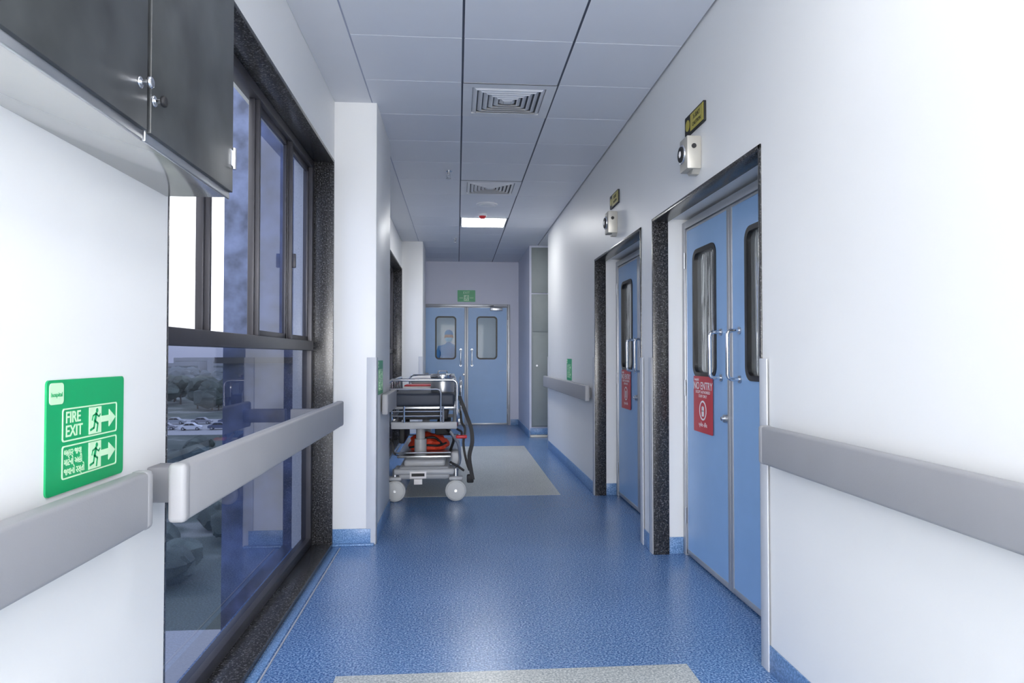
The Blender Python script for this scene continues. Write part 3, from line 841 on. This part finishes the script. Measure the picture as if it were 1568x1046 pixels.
for sx in (-1, 1):
    n_ = 'right' if sx < 0 else 'left'
    w = Vector((sx*0.23, -0.06, 0.93))
    V2 = [w+Vector((0, 0.005, 0.03)), w+Vector((0, -0.01, -0.05)), w+Vector((0, -0.015, -0.085))]; R2 = [0.027, (0.020, 0.036), (0.016, 0.036)]; E2 = [(0, 1), (1, 2)]
    skinobj('palm_'+n_, V2, E2, R2, M_SKIN)
    for k, ln in enumerate((0.070, 0.080, 0.075, 0.058)):
        y = -0.045+0.020*k
        s0 = w+Vector((0, y, -0.08))
        skinobj('finger_%s_%d' % (n_, k+1), [s0, s0+Vector((-sx*0.006, 0, -ln*0.5)), s0+Vector((-sx*0.022, 0, -ln))], [(0, 1), (1, 2)], [0.0095, 0.0085, 0.007], M_SKIN, sub=1)
    s0 = w+Vector((0, -0.03, -0.03))
    skinobj('thumb_'+n_, [s0, s0+Vector((-sx*0.01, -0.030, -0.03)), s0+Vector((-sx*0.018, -0.036, -0.06))], [(0, 1), (1, 2)], [0.012, 0.010, 0.008], M_SKIN, sub=1)
    q = B('shoe_'+n_); q.box((sx*0.115-0.045, -0.17, 0), (sx*0.115+0.045, 0.09, 0.085), M_SHOE, 0.035, 4)
    q.box((sx*0.115-0.048, -0.175, 0), (sx*0.115+0.048, 0.095, 0.02), M_WHITEP, 0.008); q.done(parent=per)
q = B('head')
tb = bmesh.new(); bmesh.ops.create_uvsphere(tb, u_segments=32, v_segments=24, radius=1)
for v in tb.verts:
    x, y, z = v.co
    jaw = 1-0.28*max(0, -z)
    v.co = (x*0.076*jaw, y*0.096*(1-0.12*max(0, -z))-0.012, z*0.118+1.615)
q.merge(tb, M_SKIN, True)
q.ball((0, -0.112, 1.605), 0.014, M_SKIN, (0.9, 1.2, 1.6))
for sx in (-1, 1):
    q.ball((sx*0.028, -0.098, 1.628), 0.012, M_WHITEP, (1.2, 0.6, 0.7)); q.ball((sx*0.028, -0.105, 1.628), 0.005, M_BLK)
    q.ball((sx*0.078, 0.0, 1.61), 0.022, M_SKIN, (0.4, 0.8, 1.4))
q.ball((0, -0.102, 1.568), 0.012, M_REDP, (1.8, 0.5, 0.5))
q.done(parent=per)
q = B('surgical_mask')
tb = bmesh.new(); bmesh.ops.create_uvsphere(tb, u_segments=32, v_segments=24, radius=1)
bmesh.ops.delete(tb, geom=[v for v in tb.verts if v.co.z > 0.12 or v.co.z < -0.95 or v.co.y > -0.25], context='VERTS')
for v in tb.verts:
    x, y, z = v.co; v.co = (x*0.078, y*0.118-0.010, z*0.095+1.60)
q.merge(tb, M_MASK, True); q.done(parent=per)
q = B('surgical_cap')
tb = bmesh.new(); bmesh.ops.create_uvsphere(tb, u_segments=32, v_segments=24, radius=1)
bmesh.ops.delete(tb, geom=[v for v in tb.verts if v.co.z < 0.1], context='VERTS')
for v in tb.verts:
    x, y, z = v.co; v.co = (x*0.088, y*0.108-0.008, z*0.112+1.640)
q.merge(tb, M_SCRUB, True); q.done(parent=per)

# ------------------------------------------------------------------ outdoors
M_GRASS = speckle('outdoor_ground', (0.09, 0.11, 0.09), (0.05, 0.07, 0.055), (0.24, 0.25, 0.23), 0.9, 0.12, 0.42, 0.58)
M_ROAD = pmat('asphalt', (0.38, 0.38, 0.39), 0.9)
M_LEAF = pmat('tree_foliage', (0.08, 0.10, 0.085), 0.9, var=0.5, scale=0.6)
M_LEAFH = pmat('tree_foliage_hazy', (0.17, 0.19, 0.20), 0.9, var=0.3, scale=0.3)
M_TRUNK = pmat('tree_trunk', (0.08, 0.05, 0.03), 0.9)
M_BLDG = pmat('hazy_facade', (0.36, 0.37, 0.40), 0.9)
GZ = -14.0
b = B('ground_outside')
b.box((-900, -50, GZ-0.5), (-1.7, 1500, GZ), M_GRASS)
b.box((-120, 138, GZ), (-3, 172, GZ+0.05), M_ROAD)
b.box((-60, 2, GZ), (-8, 40, GZ+0.04), M_ROAD)
b.done()
b = B('building_fin')
b.box((-1.62, 4.95, GZ), (-1.07, 5.3, 3.6), M_FIN)
b.box((-1.66, 4.90, 1.2), (-1.07, 4.95, 1.24), M_ALU)
b.done()
b = B('distant_buildings')
for k in range(14):
    y = random.uniform(480, 700); x = -y*random.uniform(0.25, 0.48); w_ = random.uniform(12, 30); h_ = random.uniform(7, 15)
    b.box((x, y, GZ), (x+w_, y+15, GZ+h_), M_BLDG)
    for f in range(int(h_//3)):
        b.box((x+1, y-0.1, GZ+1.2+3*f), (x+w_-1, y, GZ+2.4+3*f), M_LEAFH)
b.done()
def tree(b, x, y, h, r, mat):
    b.cyl((x, y, GZ), (x, y, GZ+h*0.5), 0.25, M_TRUNK, r2=0.15, seg=8)
    for k in range(7):
        a = random.uniform(0, 6.28); d = random.uniform(0, r*0.6)
        tb = bmesh.new(); bmesh.ops.create_icosphere(tb, subdivisions=2, radius=1)
        q = random.uniform(0.45, 0.7)*r
        for v in tb.verts: v.co *= 1+0.35*mn.noise(v.co*2+Vector((k, x, y)))
        bmesh.ops.transform(tb, matrix=Matrix.Translation((x+d*math.cos(a), y+d*math.sin(a), GZ+h*random.uniform(0.5, 0.85))) @ Matrix.Diagonal((q, q, q*0.8, 1)), verts=tb.verts)
        b.merge(tb, mat, True)
b = B('tree_grove')
for k in range(60):
    y = random.uniform(200, 440); x = -y*random.uniform(0.26, 0.46)
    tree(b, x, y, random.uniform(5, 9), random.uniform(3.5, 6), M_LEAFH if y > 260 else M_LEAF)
for k in range(30):
    y = random.uniform(48, 115); x = -y*random.uniform(0.24, 0.46)
    tree(b, x, y, random.uniform(2.0, 3.5), random.uniform(2.0, 3.2), M_LEAF)
b.done()
def car(x, y, col, rz=0):
    b = B('parked_car')
    m = pmat('car_paint', col, 0.3, 0.2)
    prof = [(-2.1, 0.35), (-2.15, 0.8), (-1.9, 0.95), (-1.45, 1.0), (-0.9, 1.45), (0.5, 1.48), (1.15, 1.0), (1.9, 0.88), (2.15, 0.7), (2.15, 0.35)]
    b.plate([prof], -0.85, 0.85, m)
    b.plate([[(-1.25, 1.02), (-0.82, 1.38), (-0.2, 1.40), (-0.2, 1.02)]], -0.87, 0.87, M_BLK)
    b.plate([[(-0.12, 1.02), (-0.12, 1.40), (0.42, 1.41), (0.95, 1.02)]], -0.87, 0.87, M_BLK)
    for xx in (-1.35, 1.35):
        b.cyl((xx, -0.88, 0.33), (xx, 0.88, 0.33), 0.33, M_BLK, seg=20)
        b.cyl((xx, -0.90, 0.33), (xx, 0.90, 0.33), 0.19, M_STEEL, seg=16)
    b.done((x, y, GZ+0.05), rz)
cols = [(0.8, 0.8, 0.82), (0.35, 0.37, 0.4), (0.85, 0.85, 0.85), (0.3, 0.3, 0.33), (0.75, 0.76, 0.8), (0.1, 0.12, 0.2)]
for k in range(6):
    car(-76+k*5.4, 147+(k % 2)*0.8, cols[k], 8)
for k in range(6):
    car(-80+k*5.8, 160, cols[(k*2+1) % 6], 5)

# ------------------------------------------------------------------ world, lights
w = bpy.data.worlds.new('World'); S.world = w; w.use_nodes = True
nt = w.node_tree; bg = nt.nodes['Background']
tc = nt.nodes.new('ShaderNodeTexCoord'); sp = nt.nodes.new('ShaderNodeSeparateXYZ'); r = nt.nodes.new('ShaderNodeValToRGB')
nt.links.new(tc.outputs['Generated'], sp.inputs[0]); nt.links.new(sp.outputs['Z'], r.inputs['Fac']); nt.links.new(r.outputs[0], bg.inputs['Color'])
r.color_ramp.elements[0].position = 0.0; r.color_ramp.elements[0].color = (0.42, 0.42, 0.47, 1)
r.color_ramp.elements[1].position = 0.22; r.color_ramp.elements[1].color = (0.92, 0.95, 1.0, 1)
bg.inputs['Strength'].default_value = 3.0

# unseen fill lights added behind the camera: a rear area and a point
ld = bpy.data.lights.new('rear_fill_light', 'AREA'); ld.shape = 'RECTANGLE'; ld.size = 1.7; ld.size_y = 2.2; ld.energy = 205; ld.color = (1.0, 0.99, 0.975)  # added fill, brightens ceiling, walls and pillar fronts
lo = bpy.data.objects.new('rear_fill_light', ld); COL.objects.link(lo)
lo.location = (0.2, YB+0.05, 1.4); lo.rotation_euler = (math.radians(90), 0, 0)
ld = bpy.data.lights.new('front_fill_light', 'POINT'); ld.energy = 15; ld.shadow_soft_size = 0.35; ld.color = (1.0, 0.99, 0.98)  # soft frontal fill near the camera, added to lift the ceiling
lo = bpy.data.objects.new('front_fill_light', ld); COL.objects.link(lo); lo.location = (0.1, -0.5, 1.75)

# ------------------------------------------------------------------ camera
cd = bpy.data.cameras.new('camera'); cam = bpy.data.objects.new('camera', cd); COL.objects.link(cam)
cd.sensor_width = 36; cd.lens = 36*1060/1568; cd.clip_start = 0.05; cd.clip_end = 3000
cam.location = (0, 0, 1.25)
cam.rotation_euler = (math.radians(90+1.19), 0, math.radians(-4.53))
S.camera = cam
